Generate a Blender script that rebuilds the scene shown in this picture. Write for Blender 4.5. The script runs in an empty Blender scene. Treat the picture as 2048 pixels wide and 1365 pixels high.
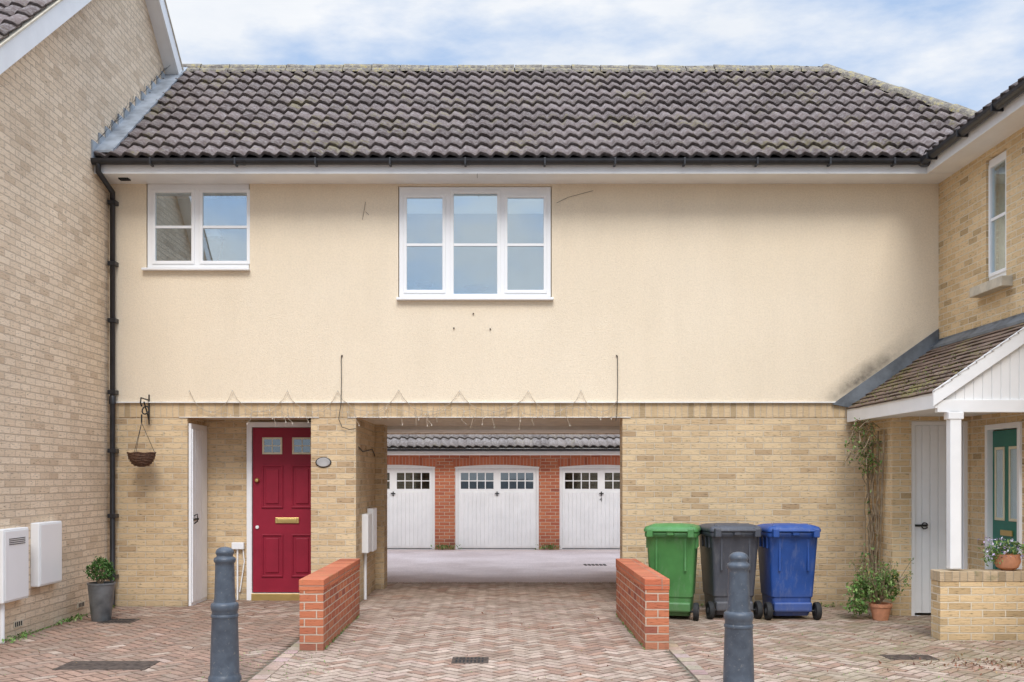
import bpy, bmesh, math, random
from mathutils import Vector, Matrix
random.seed(7)
R=random.random
def U(a,b): return a+(b-a)*random.random()
scene=bpy.context.scene

# ------------------------------------------------------------ materials
def newmat(name):
    m=bpy.data.materials.new(name); m.use_nodes=True
    nt=m.node_tree
    return m,nt,nt.nodes['Principled BSDF']
def nd(nt,t,**kw):
    n=nt.nodes.new(t)
    for k,v in kw.items(): setattr(n,k,v)
    return n
def ramp(nt,src,stops):
    r=nd(nt,'ShaderNodeValToRGB')
    els=r.color_ramp.elements
    while len(els)<len(stops): els.new(0.5)
    for e,(p,c) in zip(els,stops):
        e.position=p; e.color=(c[0],c[1],c[2],1) if hasattr(c,'__len__') else (c,c,c,1)
    nt.links.new(src,r.inputs[0]); return r.outputs[0]
def mix(nt,fac,a,b,mode='MIX'):
    n=nd(nt,'ShaderNodeMix',data_type='RGBA',blend_type=mode)
    for s,i in ((fac,0),(a,6),(b,7)):
        if hasattr(s,'links') or hasattr(s,'is_linked'): nt.links.new(s,n.inputs[i])
        elif hasattr(s,'__len__'): n.inputs[i].default_value=(s[0],s[1],s[2],1)
        else: n.inputs[i].default_value=s
    return n.outputs[2]
def math_(nt,op,a,b=None,clamp=False):
    n=nd(nt,'ShaderNodeMath',operation=op); n.use_clamp=clamp
    for i,s in enumerate((a,b)):
        if s is None: continue
        if hasattr(s,'is_linked'): nt.links.new(s,n.inputs[i])
        else: n.inputs[i].default_value=s
    return n.outputs[0]
def noise(nt,vec,scale,detail=4,rough=0.55):
    n=nd(nt,'ShaderNodeTexNoise'); n.inputs['Scale'].default_value=scale
    n.inputs['Detail'].default_value=detail; n.inputs['Roughness'].default_value=rough
    if vec is not None: nt.links.new(vec,n.inputs['Vector'])
    return n.outputs['Fac']
def mapping(nt,vec,scale=(1,1,1),rot=(0,0,0),loc=(0,0,0)):
    n=nd(nt,'ShaderNodeMapping'); n.inputs['Scale'].default_value=scale
    n.inputs['Rotation'].default_value=rot; n.inputs['Location'].default_value=loc
    nt.links.new(vec,n.inputs[0]); return n.outputs[0]
def bump(nt,b,h,strength=0.5,dist=0.01,prev=None):
    n=nd(nt,'ShaderNodeBump'); n.inputs['Strength'].default_value=strength; n.inputs['Distance'].default_value=dist
    nt.links.new(h,n.inputs['Height'])
    if prev is not None: nt.links.new(prev,n.inputs['Normal'])
    nt.links.new(n.outputs[0],b.inputs['Normal']); return n.outputs[0]
def uv(nt): return nd(nt,'ShaderNodeTexCoord').outputs['UV']
def pos(nt): return nd(nt,'ShaderNodeNewGeometry').outputs['Position']

def plain(name,c,rough=0.5,metal=0.0,var=0.12,scale=6,bmp=0.0,bs=80,spec=0.5):
    m,nt,b=newmat(name); p=pos(nt)
    n=noise(nt,p,scale,5)
    c2=tuple(max(0,x*(1-var*2.0)) for x in c); c1=tuple(min(1,x*(1+var*0.6)) for x in c)
    col=ramp(nt,n,[(0.3,c2),(0.62,c1)])
    nt.links.new(col,b.inputs['Base Color'])
    b.inputs['Roughness'].default_value=rough; b.inputs['Metallic'].default_value=metal
    b.inputs['Specular IOR Level'].default_value=spec
    if bmp: bump(nt,b,noise(nt,p,bs,3),bmp,0.004)
    return m

def brickmat(name,c1,c2,mortar,bw=0.225,rh=0.075,ms=0.006,offset=0.5,loc=(0,0,0),dark=None,streak=0.5,mossy=0.0,grime=.6):
    m,nt,b=newmat(name); u=mapping(nt,uv(nt),loc=loc); p=pos(nt)
    wn=nd(nt,'ShaderNodeTexNoise'); wn.inputs['Scale'].default_value=9; nt.links.new(u,wn.inputs['Vector'])
    sub=nd(nt,'ShaderNodeVectorMath',operation='SUBTRACT'); nt.links.new(wn.outputs['Color'],sub.inputs[0]); sub.inputs[1].default_value=(.5,.5,.5)
    sc=nd(nt,'ShaderNodeVectorMath',operation='SCALE'); nt.links.new(sub.outputs[0],sc.inputs[0]); sc.inputs['Scale'].default_value=0.008
    ad=nd(nt,'ShaderNodeVectorMath',operation='ADD'); nt.links.new(u,ad.inputs[0]); nt.links.new(sc.outputs[0],ad.inputs[1])
    br=nd(nt,'ShaderNodeTexBrick'); br.offset=offset; br.offset_frequency=2; br.squash=1
    br.inputs['Scale'].default_value=1; br.inputs['Mortar Size'].default_value=ms; br.inputs['Mortar Smooth'].default_value=0.3
    br.inputs['Brick Width'].default_value=bw; br.inputs['Row Height'].default_value=rh; br.inputs['Bias'].default_value=0
    br.inputs['Color1'].default_value=(0,0,0,1); br.inputs['Color2'].default_value=(1,1,1,1); br.inputs['Mortar'].default_value=(.5,.5,.5,1)
    nt.links.new(ad.outputs[0],br.inputs['Vector'])
    dk=dark or tuple(x*.72 for x in c2)
    body=ramp(nt,br.outputs['Color'],[(0.0,dk),(0.14,c2),(0.5,tuple((a+b_)/2 for a,b_ in zip(c1,c2))),(0.9,c1)])
    st=noise(nt,mapping(nt,u,scale=(14,75,1)),1.0,4,0.6)
    stc=ramp(nt,st,[(0.28,1-streak*0.9),(0.43,1.0),(0.75,1.06)])
    body=mix(nt,1.0,body,stc,'MULTIPLY')
    big=ramp(nt,noise(nt,p,0.9,5),[(0.3,0.90),(0.7,1.06)])
    col=mix(nt,br.outputs['Fac'],body,mortar)
    col=mix(nt,1.0,col,big,'MULTIPLY')
    sep=nd(nt,'ShaderNodeSeparateXYZ'); nt.links.new(p,sep.inputs[0])
    g=math_(nt,'SUBTRACT',1.0,math_(nt,'MULTIPLY',sep.outputs['Z'],3.6),True)
    g=math_(nt,'MULTIPLY',g,noise(nt,p,5,4)); g=math_(nt,'MULTIPLY',g,grime,True)
    col=mix(nt,g,col,(0.20,0.175,0.12))
    if mossy:
        mk=ramp(nt,noise(nt,p,7,5),[(0.58,0.0),(0.7,mossy)])
        col=mix(nt,mk,col,(0.16,0.17,0.07))
    nt.links.new(col,b.inputs['Base Color']); b.inputs['Roughness'].default_value=0.9; b.inputs['Specular IOR Level'].default_value=0.2
    inv=math_(nt,'SUBTRACT',1.0,br.outputs['Fac'])
    h=math_(nt,'ADD',inv,math_(nt,'MULTIPLY',st,0.8))
    bump(nt,b,h,0.9,0.010)
    return m

M={}
M['buff']=brickmat('buff_brick',(.72,.54,.325),(.60,.43,.25),(.68,.56,.40),dark=(.47,.325,.19),streak=.9,ms=.007)
M['buffl']=brickmat('pale_buff_brick',(.87,.705,.52),(.77,.605,.43),(.66,.52,.38),dark=(.66,.50,.345),streak=.8,ms=.007)
M['buffr']=brickmat('yellow_buff_brick',(.78,.575,.33),(.66,.47,.255),(.80,.69,.52),streak=.8,ms=.007)
M['soldier']=brickmat('soldier_brick',(.69,.52,.32),(.61,.45,.265),(.64,.52,.37),bw=.075,rh=.23,offset=0.0,loc=(0,-.002,0),streak=.35)
M['red']=brickmat('red_brick',(.54,.19,.095),(.44,.13,.07),(.60,.46,.35),dark=(.30,.09,.06),streak=.6,ms=.007)
M['redsold']=brickmat('red_soldier_brick',(.56,.19,.10),(.48,.15,.08),(.50,.38,.30),bw=.075,rh=.3,offset=0,streak=.4)
M['redcap']=brickmat('red_cap_brick',(.60,.20,.10),(.53,.155,.08),(.42,.25,.18),bw=.5,rh=.075,ms=.005,offset=0,streak=.5,mossy=.35)
M['buffcap']=brickmat('buff_cap_brick',(.60,.46,.30),(.50,.38,.24),(.44,.36,.26),bw=.075,rh=.5,ms=.005,offset=0,streak=.3,mossy=.5)
M['white']=plain('white_paint',(.86,.86,.85),.45,var=.03,scale=3)
M['upvc']=plain('white_upvc',(.87,.87,.865),.28,var=.012,scale=2)
M['dirtywhite']=plain('weathered_white_board',(.83,.81,.76),.6,var=.06,scale=5)
M['blackp']=plain('black_plastic',(.022,.022,.025),.38,var=.2,scale=9)
M['iron']=plain('black_iron',(.015,.015,.015),.5,var=.2)
M['lead']=plain('lead_flashing',(.36,.39,.42),.55,metal=.15,var=.22,scale=5,bmp=.3,bs=20)
M['darklead']=plain('dark_lead_flashing',(.17,.19,.21),.55,metal=.2,var=.25,scale=5,bmp=.3,bs=20)
M['brass']=plain('brass',(.65,.47,.18),.3,metal=.8,var=.05)
M['cream']=plain('cream_beading',(.72,.66,.48),.5,var=.03)
M['ceiling']=plain('passage_ceiling',(.80,.70,.55),.8,var=.08)
M['stone']=plain('stone_sill',(.60,.53,.41),.85,var=.1,scale=12,bmp=.3)
M['room']=plain('room_interior',(.27,.42,.48),.8,var=.05)
M['blind']=plain('roller_blind',(.84,.87,.87),.8,var=.02)
M['curtain']=plain('curtain_fabric',(.50,.52,.40),.8,var=.2,scale=10)
M['darksatin']=plain('dark_satin',(.07,.08,.09),.4,var=.05)  # dark finish of the sill bowls and the modelled reflection's arm
M['crimson']=plain('crimson_door_paint',(.29,.014,.036),.5,var=.07,scale=4,spec=.3)
M['greend']=plain('green_door_paint',(.008,.16,.115),.35,var=.07,scale=4)
M['terra']=plain('terracotta',(.58,.26,.14),.8,var=.12,scale=14,bmp=.2)
M['zinc']=plain('grey_planter',(.18,.19,.195),.4,metal=.4,var=.18,scale=9)
M['wicker']=plain('wicker',(.12,.06,.035),.8,var=.3,scale=60,bmp=.8,bs=60)
M['wood']=plain('weathered_timber',(.36,.27,.17),.8,var=.2,scale=12)
M['soil']=plain('soil',(.05,.035,.025),.95,var=.2,scale=30,bmp=.5)
M['grate']=plain('cast_iron_grate',(.10,.075,.06),.8,metal=.0,var=.3,scale=20,spec=.2)
M['slot']=plain('dark_slot',(.010,.010,.010),.8,var=.1)
M['gslot']=plain('garage_interior_dark',(.07,.075,.08),.8,var=.1)
M['wire']=plain('pale_wire',(.46,.38,.28),.6,var=.05)
M['bulb']=plain('tiny_bulbs',(.62,.56,.47),.4,var=.05)
M['dwire']=plain('dark_cable',(.03,.03,.03),.6,var=.1)
M['text']=plain('number_paint',(.05,.05,.05),.6,var=.02)
M['plaque']=plain('ceramic_plaque',(.42,.40,.38),.35,var=.1)
M['rubber']=plain('tyre_rubber',(.02,.02,.02),.75,var=.1)
def binmat(n,c):
    m,nt,b=newmat(n); p=pos(nt)
    col=ramp(nt,noise(nt,p,5,5),[(.3,tuple(x*.8 for x in c)),(.65,tuple(x*1.06 for x in c))])
    sm=ramp(nt,noise(nt,mapping(nt,p,scale=(9,9,2.5)),2.0,6,.7),[(.52,0),(.74,.20)])
    col=mix(nt,sm,col,(.36,.36,.33))
    sep=nd(nt,'ShaderNodeSeparateXYZ'); nt.links.new(p,sep.inputs[0])
    g=math_(nt,'SUBTRACT',1.0,math_(nt,'MULTIPLY',sep.outputs['Z'],2.8),True)
    g=math_(nt,'MULTIPLY',g,math_(nt,'MULTIPLY',noise(nt,p,9,5),.5),True)
    col=mix(nt,g,col,(.22,.19,.15))
    nt.links.new(col,b.inputs['Base Color']); b.inputs['Roughness'].default_value=.48
    bump(nt,b,noise(nt,p,160,3),.15,.004); return m
M['bgreen']=binmat('green_bin_plastic',(.075,.25,.068))
M['bblack']=binmat('grey_bin_plastic',(.072,.078,.095))
M['bblue']=binmat('blue_bin_plastic',(.018,.075,.30))
def bollmat():
    m,nt,b=newmat('slate_painted_iron'); p=pos(nt)
    c=ramp(nt,noise(nt,p,12,5),[(.3,(.050,.062,.080)),(.65,(.080,.097,.120))])
    s=ramp(nt,noise(nt,p,38,5,.7),[(.60,0),(.68,.7)])
    c=mix(nt,s,c,(.19,.19,.18))
    nt.links.new(c,b.inputs['Base Color']); b.inputs['Roughness'].default_value=.42
    bump(nt,b,noise(nt,p,50,4,.6),.35,.004); return m
M['bollard']=bollmat()

def glass(name,tint,refl):
    m,nt,b=newmat(name); nt.nodes.remove(b)
    out=nt.nodes['Material Output']
    g=nd(nt,'ShaderNodeBsdfGlossy'); g.inputs['Roughness'].default_value=0.02; g.inputs['Color'].default_value=(.86,.94,1,1)
    t=nd(nt,'ShaderNodeBsdfTransparent'); t.inputs['Color'].default_value=(*tint,1)
    ms=nd(nt,'ShaderNodeMixShader'); ms.inputs[0].default_value=refl
    nt.links.new(t.outputs[0],ms.inputs[1]); nt.links.new(g.outputs[0],ms.inputs[2]); nt.links.new(ms.outputs[0],out.inputs[0])
    n=noise(nt,pos(nt),1.3,2); bp=nd(nt,'ShaderNodeBump'); bp.inputs['Strength'].default_value=.05; bp.inputs['Distance'].default_value=.02
    nt.links.new(n,bp.inputs['Height']); nt.links.new(bp.outputs[0],g.inputs['Normal'])
    return m
M['glass']=glass('window_glass',(.95,1.0,1.0),.38)
M['glassd']=glass('dark_door_glass',(.5,.54,.56),.16)

def stucco():
    m,nt,b=newmat('cream_render'); p=pos(nt)
    base=ramp(nt,noise(nt,p,.7,4),[(.3,(.85,.722,.54)),(.7,(.88,.755,.575))])
    streak=ramp(nt,noise(nt,mapping(nt,p,scale=(3,3,.5)),1.2,5,.6),[(.35,.97),(.6,1.0)])
    col=mix(nt,1.0,base,streak,'MULTIPLY')
    col=mix(nt,1.0,col,ramp(nt,noise(nt,p,45,4,.7),[(.3,.92),(.6,1.02)]),'MULTIPLY')
    sep=nd(nt,'ShaderNodeSeparateXYZ'); nt.links.new(p,sep.inputs[0])
    X,Z=sep.outputs['X'],sep.outputs['Z']
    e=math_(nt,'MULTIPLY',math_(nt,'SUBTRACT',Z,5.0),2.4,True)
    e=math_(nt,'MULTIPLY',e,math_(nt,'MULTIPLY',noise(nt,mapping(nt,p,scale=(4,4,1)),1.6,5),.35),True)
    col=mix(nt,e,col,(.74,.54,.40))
    d=math_(nt,'SUBTRACT',math_(nt,'SUBTRACT',Z,2.55),math_(nt,'MULTIPLY',math_(nt,'SUBTRACT',X,4.12),.70))
    mk=math_(nt,'SUBTRACT',1.0,math_(nt,'MULTIPLY',math_(nt,'ABSOLUTE',math_(nt,'SUBTRACT',d,.03)),4.4),True)
    gx=math_(nt,'SUBTRACT',1.0,math_(nt,'MULTIPLY',math_(nt,'ABSOLUTE',math_(nt,'SUBTRACT',X,4.5)),1.4),True)
    mk=math_(nt,'MULTIPLY',math_(nt,'MULTIPLY',mk,gx),math_(nt,'MULTIPLY',noise(nt,p,9,6,.7),1.7),True)
    col=mix(nt,mk,col,(.13,.115,.095))
    nt.links.new(col,b.inputs['Base Color']); b.inputs['Roughness'].default_value=.92; b.inputs['Specular IOR Level'].default_value=.15
    bump(nt,b,noise(nt,p,75,4,.7),.8,.009)
    return m
M['stucco']=stucco()

def tilemat(name,c1,c2,tw,lichen=.5,pale=(.36,.35,.34)):
    m,nt,b=newmat(name); u=uv(nt); p=pos(nt)
    fl=nd(nt,'ShaderNodeVectorMath',operation='FLOOR'); nt.links.new(mapping(nt,u,scale=(1/tw,1,1)),fl.inputs[0])
    wn=nd(nt,'ShaderNodeTexWhiteNoise',noise_dimensions='2D'); nt.links.new(fl.outputs[0],wn.inputs['Vector'])
    base=ramp(nt,wn.outputs['Value'],[(0,c1),(1,c2)])
    s1=ramp(nt,noise(nt,p,22,7,.75),[(.45,0),(.66,.72)])
    col=mix(nt,s1,base,pale)
    s2=ramp(nt,noise(nt,p,3.2,5,.65),[(.5,0),(.72,.5)])
    col=mix(nt,s2,col,(.065,.05,.045))
    l=math_(nt,'MULTIPLY',noise(nt,p,15,5,.7),noise(nt,p,1.7,3))
    l=ramp(nt,l,[(.30,0),(.36,lichen)])
    col=mix(nt,l,col,(.27,.235,.09))
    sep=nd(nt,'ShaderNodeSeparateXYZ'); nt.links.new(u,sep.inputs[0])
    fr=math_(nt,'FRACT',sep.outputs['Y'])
    dk=ramp(nt,fr,[(.0,.3),(.10,1.0),(.78,1.0),(1.0,.6)])  # shadow along the tile row edges, painted into the colour
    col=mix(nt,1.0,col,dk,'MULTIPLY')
    nt.links.new(col,b.inputs['Base Color']); b.inputs['Roughness'].default_value=.85; b.inputs['Specular IOR Level'].default_value=.25
    bump(nt,b,noise(nt,p,60,4,.7),.6,.006)
    return m
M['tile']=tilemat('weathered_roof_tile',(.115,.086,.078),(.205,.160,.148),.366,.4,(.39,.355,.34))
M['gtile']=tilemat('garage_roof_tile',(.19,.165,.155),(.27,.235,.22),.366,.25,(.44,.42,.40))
M['ptile']=tilemat('mossy_plain_tile',(.17,.11,.08),(.27,.18,.13),.165,.85,(.33,.28,.24))
def ridgemat():
    m,nt,b=newmat('lichen_ridge_tile'); p=pos(nt)
    col=ramp(nt,noise(nt,p,15,7,.75),[(.36,(.10,.082,.07)),(.47,(.20,.175,.145)),(.56,(.32,.28,.20)),(.64,(.38,.30,.09)),(.72,(.24,.22,.13))])
    nt.links.new(col,b.inputs['Base Color']); b.inputs['Roughness'].default_value=.9; bump(nt,b,noise(nt,p,40,4),.7,.015); return m
M['ridge']=ridgemat()

def colmat(name,rough=.8,dirt=0.0,transl=0.0,bs=60):
    m,nt,b=newmat(name); a=nd(nt,'ShaderNodeAttribute'); a.attribute_name='Col'; p=pos(nt)
    col=a.outputs['Color']
    v=ramp(nt,noise(nt,p,bs,4,.75),[(.3,.68),(.7,1.2)])
    col=mix(nt,1.0,col,v,'MULTIPLY')
    if dirt:
        d=ramp(nt,noise(nt,p,1.3,8,.72),[(.40,0),(.66,dirt)])
        col=mix(nt,d,col,(.25,.18,.13))
        d2=ramp(nt,noise(nt,p,9,7,.78),[(.50,0),(.66,dirt)])
        col=mix(nt,d2,col,(.20,.16,.11))
        d3=ramp(nt,noise(nt,p,19,6,.78),[(.58,0),(.68,.5)])
        col=mix(nt,d3,col,(.52,.42,.34))
        sep=nd(nt,'ShaderNodeSeparateXYZ'); nt.links.new(p,sep.inputs[0])
        gx=math_(nt,'MULTIPLY',math_(nt,'SUBTRACT',sep.outputs['X'],1.8),.8,True)
        gm=math_(nt,'MULTIPLY',gx,ramp(nt,noise(nt,p,2.2,6,.7),[(.42,0),(.62,.55)]))
        col=mix(nt,gm,col,(.24,.215,.12))
    nt.links.new(col,b.inputs['Base Color']); b.inputs['Roughness'].default_value=rough; b.inputs['Specular IOR Level'].default_value=.15 if dirt else .25
    bump(nt,b,noise(nt,p,90,3),.5,.004)
    return m
M['block']=colmat('paving_block',.9,.6)
M['leaf']=colmat('leaf',.6,bs=20)
def flat2(name,c1,c2,s,s2,bm=.4):
    m,nt,b=newmat(name); p=pos(nt)
    c=ramp(nt,noise(nt,p,s,6,.65),[(.3,c1),(.7,c2)])
    c=mix(nt,1.0,c,ramp(nt,noise(nt,p,s2,3,.7),[(.3,.78),(.7,1.18)]),'MULTIPLY')
    nt.links.new(c,b.inputs['Base Color']); b.inputs['Roughness'].default_value=.95; b.inputs['Specular IOR Level'].default_value=.12
    bump(nt,b,noise(nt,p,s2,3),bm,.006); return m
M['sand']=flat2('jointing_sand',(.13,.11,.075),(.24,.20,.15),3,40)
M['tarmac']=flat2('pink_tarmac',(.52,.405,.36),(.70,.58,.53),.9,45)
M['asphalt']=flat2('ground_asphalt',(.10,.10,.10),(.16,.155,.15),.3,60)

# ------------------------------------------------------------ builders
def empty(name,loc=(0,0,0),rot=0):
    e=bpy.data.objects.new(name,None); scene.collection.objects.link(e)
    e.location=loc; e.rotation_euler=(0,0,rot); e.empty_display_size=.2; return e
def finish(name,bm,mat,parent=None,bevel=0,smooth=False,seg=2,uvs=True,angle=None):
    me=bpy.data.meshes.new(name)
    if uvs:
        L=bm.loops.layers.uv.verify()
        for f in bm.faces:
            n=f.normal; ax=max(range(3),key=lambda i:abs(n[i]))
            for l in f.loops:
                c=l.vert.co
                l[L].uv=((c.y,c.z) if ax==0 else (c.x,c.z) if ax==1 else (c.x,c.y))
    bm.to_mesh(me); bm.free()
    mats=mat if isinstance(mat,(list,tuple)) else [mat]
    for mm in mats: me.materials.append(M[mm] if isinstance(mm,str) else mm)
    ob=bpy.data.objects.new(name,me); scene.collection.objects.link(ob)
    if parent: ob.parent=parent
    if smooth:
        for p in me.polygons: p.use_smooth=True
        if angle is not None:
            try: me.set_sharp_from_angle(angle=math.radians(angle))
            except Exception: pass
    if bevel:
        md=ob.modifiers.new('bevel','BEVEL'); md.width=bevel; md.segments=seg; md.limit_method='ANGLE'; md.angle_limit=math.radians(40)
    return ob
def addbox(bm,b):
    x0,x1,y0,y1,z0,z1=b
    v=[bm.verts.new(c) for c in ((x0,y0,z0),(x1,y0,z0),(x1,y1,z0),(x0,y1,z0),(x0,y0,z1),(x1,y0,z1),(x1,y1,z1),(x0,y1,z1))]
    for f in ((3,2,1,0),(4,5,6,7),(0,1,5,4),(1,2,6,5),(2,3,7,6),(3,0,4,7)): bm.faces.new([v[i] for i in f])
def boxes(name,bl,mat,parent=None,bevel=0):
    bm=bmesh.new()
    for b in bl: addbox(bm,b)
    bm.normal_update()
    return finish(name,bm,mat,parent,bevel)
def box(name,x0,x1,y0,y1,z0,z1,mat,parent=None,bevel=0): return boxes(name,[(x0,x1,y0,y1,z0,z1)],mat,parent,bevel)
def prism(name,poly,axis,lo,hi,mat,parent=None,bevel=0,smooth=False):
    bm=bmesh.new()
    def P(a,b,t): return (t,a,b) if axis=='X' else (a,t,b) if axis=='Y' else (a,b,t)
    A=[bm.verts.new(P(a,b,lo)) for a,b in poly]; B=[bm.verts.new(P(a,b,hi)) for a,b in poly]
    bm.faces.new(A); bm.faces.new(B[::-1]); n=len(poly)
    for i in range(n): bm.faces.new([A[i],B[i],B[(i+1)%n],A[(i+1)%n]])
    bmesh.ops.recalc_face_normals(bm,faces=bm.faces[:]); bm.normal_update()
    return finish(name,bm,mat,parent,bevel,smooth,angle=30 if smooth else None)
def wall(name,u0,u1,z0,z1,tf,tb,holes,mat,parent=None,axis='Y',bevel=0):
    us=sorted(set([u0,u1]+[min(max(h[i],u0),u1) for h in holes for i in (0,1)]))
    zs=sorted(set([z0,z1]+[min(max(h[i],z0),z1) for h in holes for i in (2,3)]))
    def solid(i,j):
        if i<0 or j<0 or i>=len(us)-1 or j>=len(zs)-1: return False
        cu=(us[i]+us[i+1])/2; cz=(zs[j]+zs[j+1])/2
        return not any(h[0]<cu<h[1] and h[2]<cz<h[3] for h in holes)
    bm=bmesh.new(); cache={}
    def vt(u,t,z):
        k=(round(u,5),round(t,5),round(z,5))
        if k not in cache: cache[k]=bm.verts.new((u,t,z) if axis=='Y' else (t,u,z))
        return cache[k]
    for i in range(len(us)-1):
        for j in range(len(zs)-1):
            if not solid(i,j): continue
            a,b,c,d=us[i],us[i+1],zs[j],zs[j+1]
            bm.faces.new([vt(a,tf,c),vt(b,tf,c),vt(b,tf,d),vt(a,tf,d)])
            bm.faces.new([vt(a,tb,d),vt(b,tb,d),vt(b,tb,c),vt(a,tb,c)])
            if not solid(i-1,j): bm.faces.new([vt(a,tb,c),vt(a,tf,c),vt(a,tf,d),vt(a,tb,d)])
            if not solid(i+1,j): bm.faces.new([vt(b,tf,c),vt(b,tb,c),vt(b,tb,d),vt(b,tf,d)])
            if not solid(i,j-1): bm.faces.new([vt(a,tf,c),vt(a,tb,c),vt(b,tb,c),vt(b,tf,c)])
            if not solid(i,j+1): bm.faces.new([vt(a,tf,d),vt(b,tf,d),vt(b,tb,d),vt(a,tb,d)])
    bmesh.ops.recalc_face_normals(bm,faces=bm.faces[:]); bm.normal_update()
    return finish(name,bm,mat,parent,bevel)
def loft(name,rings,mat,parent=None,smooth=True,caps=True,angle=35,bevel=0):
    bm=bmesh.new(); VR=[[bm.verts.new(p) for p in r] for r in rings]; n=len(rings[0])
    for a,b in zip(VR,VR[1:]):
        for i in range(n): bm.faces.new([a[i],a[(i+1)%n],b[(i+1)%n],b[i]])
    if caps: bm.faces.new(VR[0][::-1]); bm.faces.new(VR[-1])
    bmesh.ops.recalc_face_normals(bm,faces=bm.faces[:]); bm.normal_update()
    return finish(name,bm,mat,parent,bevel,smooth,angle=angle)
def revolve(name,prof,loc,mat,parent=None,n=36,angle=35):
    rings=[[(loc[0]+r*math.cos(2*math.pi*i/n),loc[1]+r*math.sin(2*math.pi*i/n),loc[2]+z) for i in range(n)] for r,z in prof]
    return loft(name,rings,mat,parent,angle=angle)
def tube(name,pts,r,mat,parent=None,cyclic=False,smooth=True):
    cu=bpy.data.curves.new(name,'CURVE'); cu.dimensions='3D'; cu.bevel_depth=r; cu.bevel_resolution=3; cu.resolution_u=4
    multi=pts if isinstance(pts[0][0],(list,tuple,Vector)) else [pts]
    for pl in multi:
        s=cu.splines.new('POLY'); s.points.add(len(pl)-1)
        for q,pp in zip(s.points,pl): q.co=(pp[0],pp[1],pp[2],1)
        s.use_cyclic_u=cyclic
    cu.use_fill_caps=True
    cu.materials.append(M[mat]); o=bpy.data.objects.new(name,cu); scene.collection.objects.link(o)
    if parent: o.parent=parent
    return o

def tile_roof(name,o,u,v,L,S,gauge,tw,amp,mat,parent,clips=(),step=.03):
    o,u,v=Vector(o),Vector(u).normalized(),Vector(v).normalized(); n=u.cross(v)
    bm=bmesh.new(); uvl=bm.loops.layers.uv.verify()
    per=8 if amp else 1
    cols=int(round(L/tw)); NX=cols*per
    prof=[]
    for k in range(per):
        t=k/per
        prof.append(amp*(0.5+0.5*math.sin(2*math.pi*t))**1.0 + amp*.18*math.sin(4*math.pi*t+.6))
    rows=int(math.ceil(S/gauge-1e-6))
    for r in range(rows):
        v0=r*gauge; v1=min(v0+gauge+.02,S+.02)
        up=[];lo=[];sk=[]
        jit=0;jl=0
        for i in range(NX+1):
            if i%(per*2)==0: jit=U(-.004,.006); jl=U(-.011,.011)
            h=prof[i%per]
            x=i*(L/NX)
            lo.append(bm.verts.new(o+u*x+v*(v0+jl)+n*(h+step+.004+jit)))
            up.append(bm.verts.new(o+u*x+v*v1+n*(h+.004)))
            sk.append(bm.verts.new(o+u*x+v*(v0+jl+.002)+n*(h+jit+.002)))
        for i in range(NX):
            x0=i*(L/NX)+.0001; x1=(i+1)*(L/NX)-.0001
            f=bm.faces.new([lo[i],lo[i+1],up[i+1],up[i]]); f.smooth=True
            for l,q in zip(f.loops,((x0,r+.06),(x1,r+.06),(x1,r+.98),(x0,r+.98))): l[uvl].uv=q
            f=bm.faces.new([sk[i],sk[i+1],lo[i+1],lo[i]])
            for l,q in zip(f.loops,((x0,r+.001),(x1,r+.001),(x1,r+.05),(x0,r+.05))): l[uvl].uv=q
    for co,no in clips:
        bmesh.ops.bisect_plane(bm,geom=bm.verts[:]+bm.edges[:]+bm.faces[:],plane_co=co,plane_no=Vector(no).normalized(),clear_outer=True)
    return finish(name,bm,mat,parent,uvs=False)
def poly3(name,pts,mat,parent):
    bm=bmesh.new(); bm.faces.new([bm.verts.new(p) for p in pts]); bm.normal_update(); return finish(name,bm,mat,parent)

def leaves(name,samples,size,cols,parent=None,mat='leaf'):
    bm=bmesh.new(); cl=bm.loops.layers.float_color.new('Col')
    for p,s in samples:
        p=Vector(p); L=size*s*U(.7,1.3); W=L*.5
        q=Matrix.Rotation(U(0,6.28),3,'Z')@Matrix.Rotation(U(-1.2,1.2),3,'X')@Matrix.Rotation(U(-.8,.8),3,'Y')
        pts=[(0,-L/2,0),(W/2,-L*.1,.12*L),(0,L/2,0),(-W/2,-L*.1,.12*L)]
        vs=[bm.verts.new(p+q@Vector(a)) for a in pts]
        c=random.choice(cols); k=U(.65,1.3); c=(c[0]*k,c[1]*k,c[2]*k,1)
        for f in (bm.faces.new([vs[0],vs[1],vs[2]]),bm.faces.new([vs[0],vs[2],vs[3]])):
            for l in f.loops: l[cl]=c
    return finish(name,bm,mat,parent,uvs=False)
def blob(c,rx,ry,rz,n,hollow=.4):
    out=[]
    while len(out)<n:
        v=Vector((U(-1,1),U(-1,1),U(-1,1))); l=v.length
        if l>1 or l<hollow*R(): continue
        k=1+.18*math.sin(5*v.x+3*v.z)+.12*math.sin(7*v.y)
        out.append(((c[0]+v.x*rx*k,c[1]+v.y*ry*k,c[2]+v.z*rz*k),1))
    return out
G1=[(.06,.14,.03),(.09,.19,.04),(.04,.10,.025),(.12,.22,.06)]
G2=[(.15,.27,.06),(.21,.34,.09),(.10,.20,.05),(.28,.36,.13)]

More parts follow.
